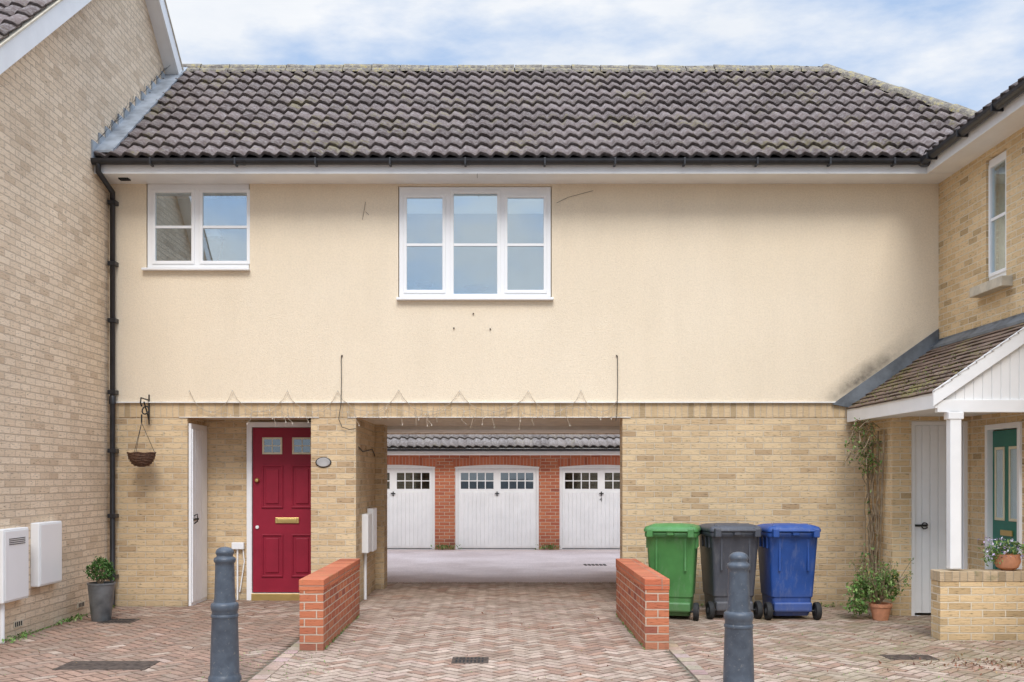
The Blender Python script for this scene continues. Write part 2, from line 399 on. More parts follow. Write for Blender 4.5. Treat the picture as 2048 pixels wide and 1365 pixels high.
# ------------------------------------------------------------ ground
def sheet(name,x0,x1,y0,y1,z,mat):
    bm=bmesh.new(); bm.faces.new([bm.verts.new(c) for c in ((x0,y0,z),(x1,y0,z),(x1,y1,z),(x0,y1,z))]); bm.normal_update()
    return finish(name,bm,mat)
sheet('ground',-700,700,-700,700,-.030,'asphalt')
sheet('courtyard_tarmac',-14,16,15.95,23.6,-.016,'tarmac')
pav=empty('block_paving')
o=sheet('joint_bed',-14,12,3.0,15.98,-.009,'sand'); o.parent=pav
def paving():
    bm=bmesh.new(); cl=bm.loops.layers.float_color.new('Col')
    reds=[(.44,.275,.20),(.39,.245,.18),(.47,.30,.22),(.37,.25,.19),(.42,.30,.23)]
    tans=[(.58,.445,.35),(.55,.415,.325),(.60,.465,.37),(.52,.395,.31),(.56,.405,.325)]
    def blk(cx,cy,ang,col,dz=0,l=.2,w=.1):
        g=.0045; be=.007
        ca,sa=math.cos(ang),math.sin(ang); z=U(-.002,.0015)+dz; tx,ty=U(-.012,.012),U(-.012,.012)
        def P(a,b,zz): return (cx+a*ca-b*sa,cy+a*sa+b*ca,zz+tx*a+ty*b)
        o_=[bm.verts.new(P(a,b,z-.008)) for a,b in ((-l/2+g,-w/2+g),(l/2-g,-w/2+g),(l/2-g,w/2-g),(-l/2+g,w/2-g))]
        i_=[bm.verts.new(P(a,b,z)) for a,b in ((-l/2+be+g/2,-w/2+be+g/2),(l/2-be-g/2,-w/2+be+g/2),(l/2-be-g/2,w/2-be-g/2),(-l/2+be+g/2,w/2-be-g/2))]
        fs=[bm.faces.new(i_)]
        for k in range(4): fs.append(bm.faces.new([o_[k],o_[(k+1)%4],i_[(k+1)%4],i_[k]]))
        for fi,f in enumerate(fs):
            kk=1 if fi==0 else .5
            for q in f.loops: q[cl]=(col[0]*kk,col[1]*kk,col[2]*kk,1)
    c45=math.cos(math.pi/4)
    def inside(x,y):
        if -1.98<x<-1.84 and y<12.9: return False
        if 1.56<x<1.70 and y<12.9: return False
        if 3.2<y<13.05 and -4.9<x<5.5: return True
        if 3.2<y<9.15 and -12<x<10: return True
        if 13.0<=y<15.9 and -1.85<x<2.2: return True
        if 13.0<=y<13.75 and -3.9<x<-2.2: return True
        return False
    N=130
    for k in range(-N,N):
        for m in range(-N//2,N//2):
            for typ in (0,1):
                if typ==0: a,b,ro=(k+4*m+1)*.1,(k+.5)*.1,0
                else: a,b,ro=(k+4*m+3.5)*.1,(k+1)*.1,math.pi/2
                x=(a-b)*c45; y=(a+b)*c45+8
                if not inside(x,y): continue
                t=(.92 if x<-1.9 else .35)
                if 1.6<x: t=.45
                if y>12: t*=.6
                c=random.choice(reds if R()<t else tans); kk=U(.84,1.1)
                if x<-1.9: kk*=.92
                blk(x,y,math.pi/4+ro,tuple(q*kk for q in c))
    for xs in (-1.91,1.63):
        y=3.2
        while y<12.9:
            blk(xs,y,math.pi/2,tuple(q*U(.8,1.0) for q in random.choice(tans)),dz=.004,l=.2,w=.14); y+=.2
    x=-2.2
    while x<2.2: blk(x,15.92,math.pi/2,tuple(q*.9 for q in random.choice(tans)),dz=.004,l=.16,w=.1); x+=.1
    finish('paving_blocks',bm,'block',pav,uvs=False)
paving()

# ------------------------------------------------------------ coach house (central building)
H=empty('coach_house')
rec=(-3.87,-2.34,-1,2.343); pas=(-1.783,1.517,-1,2.343)
wall('ground_floor_front_wall',-4.83,5.60,-.02,2.50,13.0,13.28,[rec,pas],'buff',H)
box('soldier_course',-4.754,4.60,12.994,13.02,2.345,2.525,'soldier',H)
for nm,a,b in (('recess_lintel_edge',-3.87,-2.34),('passage_lintel_edge',-1.783,1.517)):
    box(nm,a-.1,b+.1,12.985,13.01,2.338,2.347,'dirtywhite',H)
w1=(-4.37,-3.095,4.165,5.24); w2=(-1.257,.638,3.80,5.196)
wall('rendered_upper_wall',-4.83,5.60,2.53,5.32,12.975,13.22,[w1,w2],'stucco',H)
box('render_stop_bead',-4.76,5.4,12.955,12.985,2.518,2.534,'dirtywhite',H)
box('recess_back_wall',-3.99,-2.2,13.75,13.9,-.02,2.4,'buff',H)
box('recess_side_wall',-3.99,-3.87,13.28,13.75,-.02,2.4,'buff',H)
box('recess_pier_return',-2.2,-2.0,13.28,13.9,-.02,2.4,'buff',H)
box('recess_ceiling',-4.0,-2.1,13.27,13.9,2.352,2.42,'ceiling',H)
box('passage_wall_left',-2.0,-1.783,13.28,15.0,-.02,2.4,'buff',H)
box('passage_pier',-2.3,-1.655,15.0,15.42,-.02,2.4,'buff',H)
box('passage_rear_wall_left',-2.5,-2.3,15.42,18.0,-.02,2.4,'buff',H)
box('passage_wall_right',2.15,2.35,13.28,18.0,-.02,2.4,'buff',H)
box('passage_ceiling',-2.5,2.35,13.27,18.0,2.352,2.45,'ceiling',H)
wall('rear_ground_wall',-4.83,5.42,-.02,5.3,18.0,18.2,[(-2.3,2.15,-1,2.343)],'buff',H)
box('passage_ceiling_beam',-1.9,2.2,15.45,15.6,2.30,2.352,'dirtywhite',H)

def casement(name,x0,x1,z0,z1,y,glasses,barz,parent,gl='glass',axis='Y',flip=1):
    g=[(a,b,c,d) for a,b,c,d in glasses]
    big=[(a-.028,b+.028,c-.028,d+.028) for a,b,c,d in g]
    wall(name+'_frame',x0,x1,z0,z1,y,y+flip*.07,big,'upvc',parent,axis=axis,bevel=.004)
    for i,(a,b,c,d) in enumerate(g):
        wall(name+'_sash_%d'%i,a-.040,b+.040,c-.040,d+.040,y-flip*.014,y+flip*.03,[(a,b,c,d)],'upvc',parent,axis=axis,bevel=.005)
        def bx(nm,u0,u1,t0,t1,zz0,zz1,mt):
            t0,t1=min(t0,t1),max(t0,t1)
            if axis=='Y': box(nm,u0,u1,t0,t1,zz0,zz1,mt,parent)
            else: box(nm,t0,t1,u0,u1,zz0,zz1,mt,parent)
        bx(name+'_glazing_%d'%i,a-.005,b+.005,y+flip*.012,y+flip*.016,c-.005,d+.005,gl)
        if barz: bx(name+'_glazing_bar_%d'%i,a,b,y-flip*.004,y+flip*.010,barz-.016,barz+.016,'upvc')
casement('small_window',w1[0]+.01,w1[1]-.01,w1[2]+.03,w1[3]-.005,12.985,
   [(-4.26,-3.815,4.275,5.118),(-3.675,-3.13,4.275,5.118)],4.695,H)
casement('wide_window',w2[0]+.01,w2[1]-.01,w2[2]+.03,w2[3]-.005,12.985,
   [(-1.152,-.712,3.915,5.055),(-.572,-.035,3.865,5.105),(.093,.539,3.915,5.055)],4.475,H)
box('small_window_sill',-4.41,-3.085,12.90,13.03,4.148,4.178,'upvc',H,.006)
box('wide_window_sill',-1.275,.66,12.90,13.03,3.782,3.812,'upvc',H,.006)
for nm,(a,b,c,d) in (('small_room',w1),('wide_room',w2)):
    wall(nm+'_back',a-.3,b+.3,c-.3,d+.05,13.9,13.95,[],'room',H)
    box(nm+'_floor',a-.3,b+.3,13.22,13.9,c-.32,c-.3,'room',H)
    box(nm+'_left',a-.32,a-.3,13.22,13.9,c-.3,d,'room',H); box(nm+'_right',b+.3,b+.32,13.22,13.9,c-.3,d,'room',H)
for i,(a,b) in enumerate(((-1.17,-.70),(-.59,-.02),(.08,.56))):
    box('roller_blind_%d'%i,a,b,13.025,13.03,4.87,5.15,'blind',H)
for i,(x,zz,k) in enumerate(((-.95,3.985,.75),(-.31,3.93,1.0))):
    revolve('window_bowl_%d'%i,[(.02*k,0),(.12*k,.02),(.16*k,.06),(.15*k,.065),(.02*k,.03)],(x,13.22,zz),'darksatin',H,n=28)
revolve('dish_reflection',[(.02,.12),(.06,.10),(.12,.0),(.11,0),(.02,.08)],(-3.60,13.25,4.62),'upvc',H)  # dish-like reflection in the pane, modelled as a solid behind the glass
tube('dish_reflection_arm',[(-3.60,13.25,4.72),(-3.50,13.3,4.60),(-3.62,13.3,4.2)],.012,'darksatin',H)

# roof
sl=.72; c_=1/math.sqrt(1+sl*sl); s_=sl*c_
S=math.hypot(3.1,2.23)
TA=.044
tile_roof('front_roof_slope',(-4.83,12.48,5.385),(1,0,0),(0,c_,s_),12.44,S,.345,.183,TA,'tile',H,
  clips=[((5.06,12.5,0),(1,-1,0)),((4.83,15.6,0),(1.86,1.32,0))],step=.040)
poly3('front_roof_underlay',[(-4.83,12.5,5.37),(5.06,12.5,5.37),(6.21,13.65,6.18),(4.83,15.6,7.59),(-4.83,15.6,7.59)],'slot',H)
tile_roof('hip_roof_slope',(7.03,12.5,5.385),(0,1,0),(-2.2,0,2.215),6.2,3.12,.345,.183,TA,'tile',H,
  clips=[((4.83,15.6,0),(-1.86,-1.32,0)),((4.83,15.6,0),(-1.86,1.32,0))])
tile_roof('rear_roof_slope',(7.03,18.7,5.385),(-1,0,0),(0,-c_,s_),11.86,S,.345,.183,TA,'tile',H,clips=[((4.83,15.6,0),(1.86,-1.32,0))])
def ridge_run(name,p0,p1,r,parent,seg=.42,mat='ridge'):
    p0,p1=Vector(p0),Vector(p1); d=(p1-p0); L=d.length; d.normalize()
    side=d.cross(Vector((0,0,1))).normalized(); upv=side.cross(d)
    n=int(L/seg); 
    bm=bmesh.new()
    for i in range(n):
        a=p0+d*(L*i/n); b=p0+d*(L*(i+1)/n-.012)
        off=upv*U(-.008,.012); off2=upv*U(-.008,.012); rr=r*U(.95,1.06)
        A=[];B=[]
        for k in range(9):
            t=math.pi*k/8
            q=side*(math.cos(t)*rr)+upv*(math.sin(t)*rr*.85)
            A.append(bm.verts.new(a+q+off)); B.append(bm.verts.new(b+q*.96+off2))
        for k in range(8):
            f=bm.faces.new([A[k],A[k+1],B[k+1],B[k]])
        bm.faces.new(A); bm.faces.new(B[::-1])
    bmesh.ops.recalc_face_normals(bm,faces=bm.faces[:]); bm.normal_update()
    return finish(name,bm,mat,parent)
ridge_run('ridge_tiles',(-4.83,15.6,7.62),(4.85,15.6,7.60),.125,H)
ridge_run('hip_tiles',(4.83,15.6,7.63),(6.25,13.60,6.20),.125,H)
ridge_run('mortar_bed',(-4.83,15.50,7.55),(4.85,15.50,7.55),.10,H)
prism('lead_roof_flashing',[(12.47,5.46),(15.6,7.71),(15.6,7.735),(12.47,5.49)],'X',-4.83,-4.60,'lead',H)
steps=[]
for i in range(15):
    t0=i/15; y0=12.4+3.2*t0; z0=5.42+2.25*t0
    steps.append((-4.83,-4.812,y0,y0+3.2/15+.02,z0-.05,z0+.17))
boxes('lead_step_flashing',steps,'lead',H)
sp=[]
for i in range(60):
    t=R(); y=12.5+3.0*t; z=5.58+2.16*t
    sp.append([(-4.82,y,z),(-4.82+U(0,.10),y+U(-.05,.05),z+U(.05,.13))])
tube('bird_spikes',sp,.0018,'blackp',H)
box('fascia_board',-4.83,5.08,12.50,12.52,5.215,5.40,'white',H)
box('soffit_board',-4.83,5.44,12.52,12.975,5.225,5.245,'white',H)
def gpoly(cy,cz,r): 
    out=[(cy-r*1.06,cz+.012)]
    for k in range(0,13):
        t=math.pi+math.pi*k/12; out.append((cy+r*math.cos(t),cz+r*math.sin(t)))
    out.append((cy+r,cz+.0)); out.append((cy+r-.006,cz-.004))
    for k in range(12,-1,-1):
        t=math.pi+math.pi*k/12; out.append((cy+(r-.006)*math.cos(t),cz+(r-.006)*math.sin(t)))
    return out
prism('gutter',gpoly(12.438,5.355,.054),'X',-4.83,5.04,'blackp',H)
br=[]
for gx in (-4.13,-3.13,-2.18,-1.30,-.41,.53,1.36,2.18,3.04,3.90,4.66):
    br.append((gx-.012,gx+.012,12.374,12.50,5.292,5.372))
boxes('gutter_brackets',br,'blackp',H,.004)
for i,x in enumerate((-3.07,-.41,2.45)):
    prism('gutter_union_%d'%i,gpoly(12.438,5.357,.060),'X',x-.05,x+.05,'blackp',H)
tube('downpipe',[(-4.76,12.44,5.31),(-4.76,12.44,5.22),(-4.76,12.90,5.10),(-4.76,12.90,.12),(-4.74,12.84,.03)],.034,'blackp',H)
boxes('downpipe_clips',[(-4.81,-4.71,12.86,12.98,z,z+.05) for z in (4.95,4.2,3.5,2.62,1.9,1.1,.35)],'blackp',H,.004)
revolve('downpipe_collar',[(.042,0),(.042,.09),(.036,.1)],(-4.76,12.90,2.50),'blackp',H,n=20)
# front door
D=13.70
box('front_door_leaf',-3.225,-2.325,D,D+.045,.10,2.245,'crimson',H,.003)
wall('front_door_frame',-3.30,-2.25,-.01,2.32,D-.03,D+.06,[(-3.232,-2.318,.09,2.252)],'upvc',H,bevel=.004)
box('front_door_threshold',-3.232,-2.318,D-.06,D+.05,-.01,.088,'brass',H,.004)
cx=-2.775
def raised(nm,x0,x1,z0,z1,mat):
    wall(nm+'_mould',x0,x1,z0,z1,D-.018,D+.002,[(x0+.022,x1-.022,z0+.022,z1-.022)],mat,H,bevel=.006)
    box(nm+'_field',x0+.055,x1-.055,D-.015,D+.002,z0+.055,z1-.055,mat,H,.01)
for s in (-1,1):
    xa,xb=(cx-.335,cx-.055) if s<0 else (cx+.055,cx+.335)
    raised('door_panel_mid_%d'%(s+1),xa,xb,1.20,1.76,'crimson')
    raised('door_panel_low_%d'%(s+1),xa,xb,.30,.86,'crimson')
    wall('door_light_surround_%d'%(s+1),xa+.01,xb-.01,1.90,2.12,D-.014,D+.002,[(xa+.035,xb-.035,1.925,2.095)],'cream',H,bevel=.004)
    box('door_light_dark_%d'%(s+1),xa+.035,xb-.035,D-.0035,D-.001,1.925,2.095,'gslot',H)
    box('door_light_glass_%d'%(s+1),xa+.035,xb-.035,D-.0065,D-.005,1.925,2.095,'glassd',H)
    m=(xa+xb)/2
    box('door_light_bar_v_%d'%(s+1),m-.006,m+.006,D-.010,D-.007,1.925,2.095,'cream',H)
    box('door_light_bar_h_%d'%(s+1),xa+.035,xb-.035,D-.0115,D-.0075,2.004,2.016,'cream',H)
box('letterbox',cx-.155,cx+.155,D-.018,D,1.0,1.075,'brass',H,.005)
box('letterbox_flap',cx-.125,cx+.125,D-.023,D-.017,1.015,1.06,'brass',H,.003)
revolve('door_knob',[(.01,0),(.03,.0),(.033,.02),(.02,.05),(.01,.052)],(0,0,0),'brass',H,n=18).matrix_world=Matrix.Translation((-3.165,D,1.56))@Matrix.Rotation(math.pi/2,4,'X')
revolve('door_lock',[(.01,0),(.022,.0),(.022,.02),(.01,.022)],(0,0,0),'upvc',H,n=18).matrix_world=Matrix.Translation((-3.165,D,.95))@Matrix.Rotation(math.pi/2,4,'X')
box('store_door_frame',-3.868,-3.835,13.04,13.745,-.01,2.27,'upvc',H,.004)
boxes('store_door_planks',[(-3.836,-3.822,13.07+i*.107,13.07+i*.107+.103,.04,2.2) for i in range(6)],'white',H,.004)
tube('store_door_latch',[(-3.82,13.12,1.12),(-3.78,13.12,1.14),(-3.78,13.12,1.05),(-3.82,13.12,1.02)],.008,'iron',H)
box('store_door_latch_plate',-3.823,-3.812,13.09,13.30,1.06,1.085,'iron',H)
box('outdoor_socket_box',-3.50,-3.34,13.68,13.75,.66,.75,'upvc',H,.008)
tube('socket_conduit',[(-3.43,13.72,.66),(-3.43,13.72,.0)],.012,'upvc',H)
tube('socket_cable',[(-3.36,13.72,.67),(-3.34,13.72,.5),(-3.40,13.72,.1)],.008,'upvc',H)
for nm,r_,mt,off in (('number_plaque_rim',.098,'iron',0),('number_plaque',.085,'plaque',.006)):
    o=revolve(nm,[(.004,0),(r_,.0),(r_,.012),(r_*.9,.018),(.004,.018)],(0,0,0),mt,H,n=40)
    o.matrix_world=Matrix.Translation((-2.185,13.0-off,1.785))@Matrix.Rotation(math.pi/2,4,'X')@Matrix.Diagonal((1,.66,1,1))
box('passage_meter_box',-1.786,-1.70,13.55,13.95,.62,1.12,'white',H,.008)
box('passage_meter_box_2',-1.786,-1.70,14.10,14.50,.60,1.18,'upvc',H,.008)
tube('passage_conduit',[(-1.765,13.75,.62),(-1.765,13.75,.0)],.02,'upvc',H)
tube('passage_cable',[(-1.775,13.2,1.98),(-1.775,13.6,1.93),(-1.775,14.6,1.99),(-1.775,14.9,1.9)],.006,'dwire',H)
prism('porch_lead_flashing',[(4.10,2.50),(4.42,2.44),(5.41,3.18),(5.41,3.43)],'Y',12.948,12.974,'darklead',H)
boxes('wall_fixings',[(x-.008,x+.008,12.955,12.975,z-.008,z+.008) for x,z in ((-.57,3.44),(-.12,3.43),(-.33,3.62),(-1.95,3.1),(1.44,3.1))],'grate',H)
tube('aerial_cable',[[(.70,12.968,4.99),(.85,12.966,5.06),(1.0,12.968,5.1),(1.15,12.968,5.14)],[(-1.66,12.968,5.0),(-1.68,12.966,4.88),(-1.70,12.966,4.78)],[(-1.66,12.968,4.88),(-1.62,12.966,4.84)],[(-.28,12.968,5.25),(-.27,12.45,5.2)]],.002,'grate',H)
box('eaves_vent',-4.62,-4.5,12.70,12.80,5.212,5.226,'slot',H)

# string lights
SL=empty('string_lights')
pts=[]; x=-3.8
nails=[-3.83,-3.3,-2.62,-2.0,-1.25,-.5,.35,1.0,1.5]
for a,b in zip(nails,nails[1:]):
    for i in range(12):
        t=i/12; xx=a+(b-a)*t
        pts.append((xx,12.945+U(-.006,.006),2.68-.27*math.sin(math.pi*t)**.6+.012*U(-1,1)))
tube('light_wire',pts,.0032,'wire',SL)
pts2=[(-3.8+i*.06,12.94+U(-.01,.01),2.40+.05*math.sin(i*.5)+U(-.035,.035)) for i in range(90)]
tube('light_wire_lower',pts2,.003,'wire',SL)
drops=[]
for i in range(34):
    x=U(-3.7,1.4); z=U(2.38,2.5); drops.append([(x,12.94,z),(x+U(-.03,.03),12.94,z-.08),(x+U(-.06,.06),12.945,z-U(.12,.2))])
tube('light_drops',drops,.0028,'wire',SL)
boxes('light_bulbs',[(p[0]-.005,p[0]+.005,p[1]-.008,p[1]+.004,p[2]-.018,p[2]) for p in pts2[::4]+pts[::6]+[d_[2] for d_ in drops[::2]]],'bulb',SL)
tube('hanging_cable',[[(-1.96,12.96,3.10),(-1.955,12.95,2.8),(-1.96,12.94,2.5),(-1.99,12.95,2.32),(-1.95,12.96,2.22),(-1.86,12.96,2.19),(-1.78,12.97,2.2)],[(1.45,12.96,3.10),(1.452,12.95,2.7),(1.44,12.95,2.36),(1.43,12.96,2.30)]],.0045,'dwire',SL)

# hanging basket
HB=empty('hanging_basket')
bx_,by_=-4.335,12.70
revolve('wicker_bowl',[(.03,0),(.08,.02),(.12,.06),(.145,.11),(.155,.165),(.165,.165),(.15,.10),(.10,.03),(.03,.012)],(bx_,by_,1.725),'wicker',HB,n=30)
rims=[]
for k,(rr,zz) in enumerate(((.162,1.892),(.155,1.862),(.146,1.83),(.132,1.80),(.112,1.772),(.088,1.75))):
    rims.append([(bx_+rr*math.cos(t*.3),by_+rr*math.sin(t*.3),zz+.007*math.sin(t*1.7+k*1.3)) for t in range(22)])
tube('wicker_weave',rims,.009,'wicker',HB)
tube('basket_chains',[[(bx_+.155*math.cos(a),by_+.155*math.sin(a),1.89),(bx_,by_,2.26)] for a in (.4,2.5,4.6)],.003,'iron',HB)
sc=[(bx_,by_,2.26),(bx_,by_,2.36)]
tube('bracket',[[(-4.335,12.97,2.62),(-4.335,12.97,2.25)],[(-4.335,12.97,2.55),(-4.335,12.68,2.56),(-4.335,12.66,2.50),(-4.335,12.70,2.46)],[(-4.335,12.97,2.30),(-4.32,12.88,2.36),(-4.34,12.80,2.52)],
   [(-4.335+.04*math.cos(a*.6),12.84+.03*math.sin(a*.6),2.42+.05*math.sin(a*.6)) for a in range(11)],sc],.009,'iron',HB)

# ------------------------------------------------------------ left house
HL=empty('brick_house')
prism('gable_walls',[(9.2,-.02),(18.4,-.02),(18.4,5.20),(13.8,8.62),(9.2,5.08)],'X',-11,-4.83,'buffl',HL)
ls=.77; lc=1/math.sqrt(1+ls*ls); lsn=ls*lc; LS=math.hypot(4.95,4.95*ls)
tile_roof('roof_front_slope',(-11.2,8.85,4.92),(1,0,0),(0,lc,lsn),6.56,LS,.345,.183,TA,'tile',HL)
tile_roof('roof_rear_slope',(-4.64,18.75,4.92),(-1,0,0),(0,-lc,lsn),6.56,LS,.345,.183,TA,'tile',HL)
def rk(nm,x0,x1,lo,hi,mat):
    prism(nm+'_front',[(8.85,4.92+lo),(13.8,8.73+lo),(13.8,8.73+hi),(8.85,4.92+hi)],'X',x0,x1,mat,HL)
    prism(nm+'_rear',[(18.75,4.92+lo),(13.8,8.73+lo),(13.8,8.73+hi),(18.75,4.92+hi)],'X',x0,x1,mat,HL)
rk('barge_board',-4.66,-4.635,-.27,-.01,'white')
rk('verge_soffit',-4.83,-4.66,-.26,-.21,'white')
rk('verge_undercloak',-4.83,-4.62,-.01,.012,'stone')
ridge_run('ridge_tiles',(-11.2,13.8,8.76),(-4.64,13.8,8.76),.125,HL)
def mbox(y0,y1,z0,z1,nm):
    box(nm,-4.832,-4.74,y0,y1,z0,z1,'white',HL,.01)
    wall(nm+'_door',y0+.02,y1-.02,z0+.02,z1-.02,-4.738,-4.731,[],'upvc',HL,axis='X',bevel=.003)
mbox(10.80,11.36,.47,1.13,'meter_box')
mbox(10.02,10.56,.39,1.10,'meter_box_2')
boxes('meter_box_louvres',[(-4.732,-4.727,10.12,10.46,1.0-.018*i,1.006-.018*i) for i in range(4)],'slot',HL)
tube('meter_pipe',[(-4.80,10.12,.39),(-4.80,10.12,0)],.025,'upvc',HL)
boxes('air_brick',[(-4.835,-4.822,10.42,10.62,.10,.165),(-4.835,-4.822,12.0,12.2,.10,.165)],'stone',HL)
boxes('air_brick_slots',[(-4.823,-4.8205,y0+.02+i*.042,y0+.045+i*.042,.11,.155) for y0 in (10.42,12.0) for i in range(4)],'slot',HL)

# ------------------------------------------------------------ right house
HR=empty('brick_house')
ww=(11.24,11.71,3.74,5.13)
wall('side_wall',8.0,12.98,2.2,5.30,5.42,5.62,[ww],'buffr',HR,axis='X')
gd=(10.92,11.66,.05,2.17)
wall('side_wall_lower',8.0,12.98,-.02,2.2,5.42,5.62,[gd],'buffr',HR,axis='X')
box('inner_core',5.9,10.5,8.2,13.5,-.02,5.2,'buffr',HR)
box('front_wall',5.42,10.6,7.9,8.0,-.02,5.3,'buffr',HR)
prism('front_gable',[(5.42,5.3),(10.6,5.3),(7.93,7.35)],'Y',7.9,8.1,'buffr',HR)
prism('rear_gable',[(5.6,5.5),(10.5,5.5),(7.93,7.35)],'Y',13.4,13.55,'buffr',HR)
tile_roof('roof_west_slope',(5.06,13.67,5.385),(0,-1,0),(c_,0,s_),6.05,math.hypot(2.87,2.87*.72),.345,.183,TA,'tile',HR,
  clips=[((5.06,12.5,0),(-1,1,0))])
tile_roof('roof_east_slope',(10.8,7.62,5.385),(0,1,0),(-c_,0,s_),6.05,math.hypot(2.87,2.87*.72),.345,.183,TA,'tile',HR)
ridge_run('ridge_tiles',(7.93,7.65,7.46),(7.93,13.65,7.46),.12,HR)
box('fascia_board',5.08,5.10,7.7,12.50,5.215,5.40,'white',HR)
box('soffit_board',5.10,5.42,7.7,12.5,5.225,5.245,'white',HR)
g=gpoly(0,0,.054)
prism('gutter',[(5.018+a,5.355+b) for a,b in g],'Y',7.7,12.46,'blackp',HR)
boxes('gutter_brackets',[(4.955,5.08,y-.012,y+.012,5.292,5.372) for y in (12.2,11.4,10.6,9.8,9.0,8.2)],'blackp',HR,.004)
revolve('gutter_corner',[(.045,-.075),(.07,-.05),(.075,.012),(.06,.014)],(5.03,12.44,5.36),'blackp',HR,n=20)
casement('bedroom_window',ww[0]+.005,ww[1]-.005,ww[2]+.02,ww[3]-.005,5.45,[(11.30,11.65,3.86,5.03)],4.45,HR,axis='X',flip=1)
box('bedroom_curtain',5.56,5.58,11.2,11.75,3.7,5.2,'curtain',HR)
box('stone_sill',5.30,5.47,11.10,11.86,3.625,3.735,'stone',HR,.008)
box('green_door_leaf',5.455,5.50,10.955,11.625,.08,2.11,'greend',HR,.003)
wall('green_door_frame',10.90,11.68,-.01,2.18,5.39,5.47,[(10.955,11.625,.06,2.12)],'upvc',HR,axis='X',bevel=.004)
for i,(a,b) in enumerate(((11.02,11.24),(11.34,11.56))):
    wall('green_door_light_surround_%d'%i,a,b,1.13,1.93,5.443,5.456,[(a+.03,b-.03,1.16,1.90)],'cream',HR,axis='X',bevel=.004)
    box('green_door_light_back_%d'%i,5.4535,5.4548,a+.03,b-.03,1.16,1.90,'blind',HR)
    box('green_door_light_%d'%i,5.449,5.452,a+.03,b-.03,1.16,1.90,'glass',HR)
    wall('green_door_panel_%d'%i,a,b,.22,.82,5.443,5.456,[(a+.03,b-.03,.25,.79)],'greend',HR,axis='X',bevel=.006)
box('green_door_letterbox',5.438,5.456,11.16,11.42,.97,1.03,'brass',HR,.004)
wall('porch_store_front',4.52,5.42,-.02,2.42,12.1,12.25,[(4.74,5.40,-1,2.25)],'buffr',HR)
box('porch_store_side',4.52,4.66,12.25,13.0,-.02,2.42,'buffr',HR)
wall('porch_store_door_frame',4.742,5.40,-.01,2.248,12.12,12.2,[(4.79,5.35,.0,2.20)],'upvc',HR,bevel=.004)
boxes('porch_store_planks',[(4.79+i*.0935,4.79+i*.0935+.090,12.145,12.17,.03,2.2) for i in range(6)],'white',HR,.004)
box('latch_bar',4.78,4.93,12.125,12.145,1.03,1.055,'iron',HR)
tube('latch_ring',[(4.90+.035*math.cos(a*.6),12.115,1.04+.035*math.sin(a*.6)) for a in range(11)],.007,'iron',HR)
psl=.70; pc=1/math.sqrt(1+psl*psl); ps=psl*pc
tile_roof('porch_tiled_roof',(4.27,12.95,2.43),(0,-1,0),(pc,0,ps),2.64,1.14/pc,.10,.165,0,'ptile',HR,step=.014)
prism('porch_roof_deck',[(4.30,2.36),(5.42,3.14),(5.42,3.21),(4.28,2.43)],'Y',10.34,12.95,'dirtywhite',HR)
mo=[]
for _ in range(420):
    y=U(10.4,12.9); t=min(1,abs(random.gauss(0,.35))); mo.append(((4.28+1.1*t,y,2.455+.77*t),U(.4,1)))
leaves('porch_roof_moss',mo,.045,[(.20,.20,.06),(.14,.16,.05),(.26,.22,.08)],HR)
box('porch_eave_fascia',4.285,4.31,10.34,12.97,2.28,2.44,'white',HR,.003)
box('porch_eave_soffit',4.31,4.60,10.42,12.97,2.285,2.30,'white',HR)
box('porch_ceiling',4.60,5.42,10.42,12.1,2.30,2.32,'white',HR)
prism('porch_gable_infill',[(4.40,2.33),(5.42,2.33),(5.42,3.12),(4.40,2.40)],'Y',10.38,10.42,'white',HR)
boxes('porch_gable_battens',[(x,x+.085,10.372,10.381,2.36,2.36+max(.02,(x-4.34)*.70)) for x in [4.5+.09*i for i in range(10)]],'white',HR,.003)
box('porch_front_beam',4.31,5.42,10.34,10.41,2.24,2.365,'white',HR,.005)
prism('porch_barge_board',[(4.26,2.30),(4.26,2.45),(5.42,3.262),(5.42,3.10)],'Y',10.318,10.345,'white',HR)
box('porch_post',4.42,4.53,10.305,10.405,.70,2.24,'white',HR,.006)
box('porch_post_cap',4.40,4.55,10.295,10.415,2.17,2.24,'white',HR,.006)
box('porch_wall_flashing',5.404,5.424,10.35,12.97,3.17,3.30,'darklead',HR)
prism('porch_apron_flashing',[(5.30,3.17),(5.42,3.25),(5.42,3.29),(5.30,3.20)],'Y',10.33,12.96,'darklead',HR)
box('house_number_bracket',5.36,5.42,10.55,10.70,1.88,2.02,'iron',HR)

# ------------------------------------------------------------ low walls
def lowwall(name,x0,x1,y0,y1,h,mat,cap,caph=.105,lip=0.006):
    e=empty(name)
    box('brickwork',x0,x1,y0,y1,-.02,h-caph,mat,e,.003)
    box('coping',x0-lip,x1+lip,y0-lip,y1+lip,h-caph+.0005,h,cap,e,.008)
    return e
lowwall('brick_wall',-1.845,-1.625,9.66,12.15,.66,'red','redcap')
lowwall('brick_wall',1.345,1.565,9.72,12.15,.66,'red','redcap')
lowwall('brick_wall',4.31,5.41,10.28,10.50,.68,'buffr','buffcap')

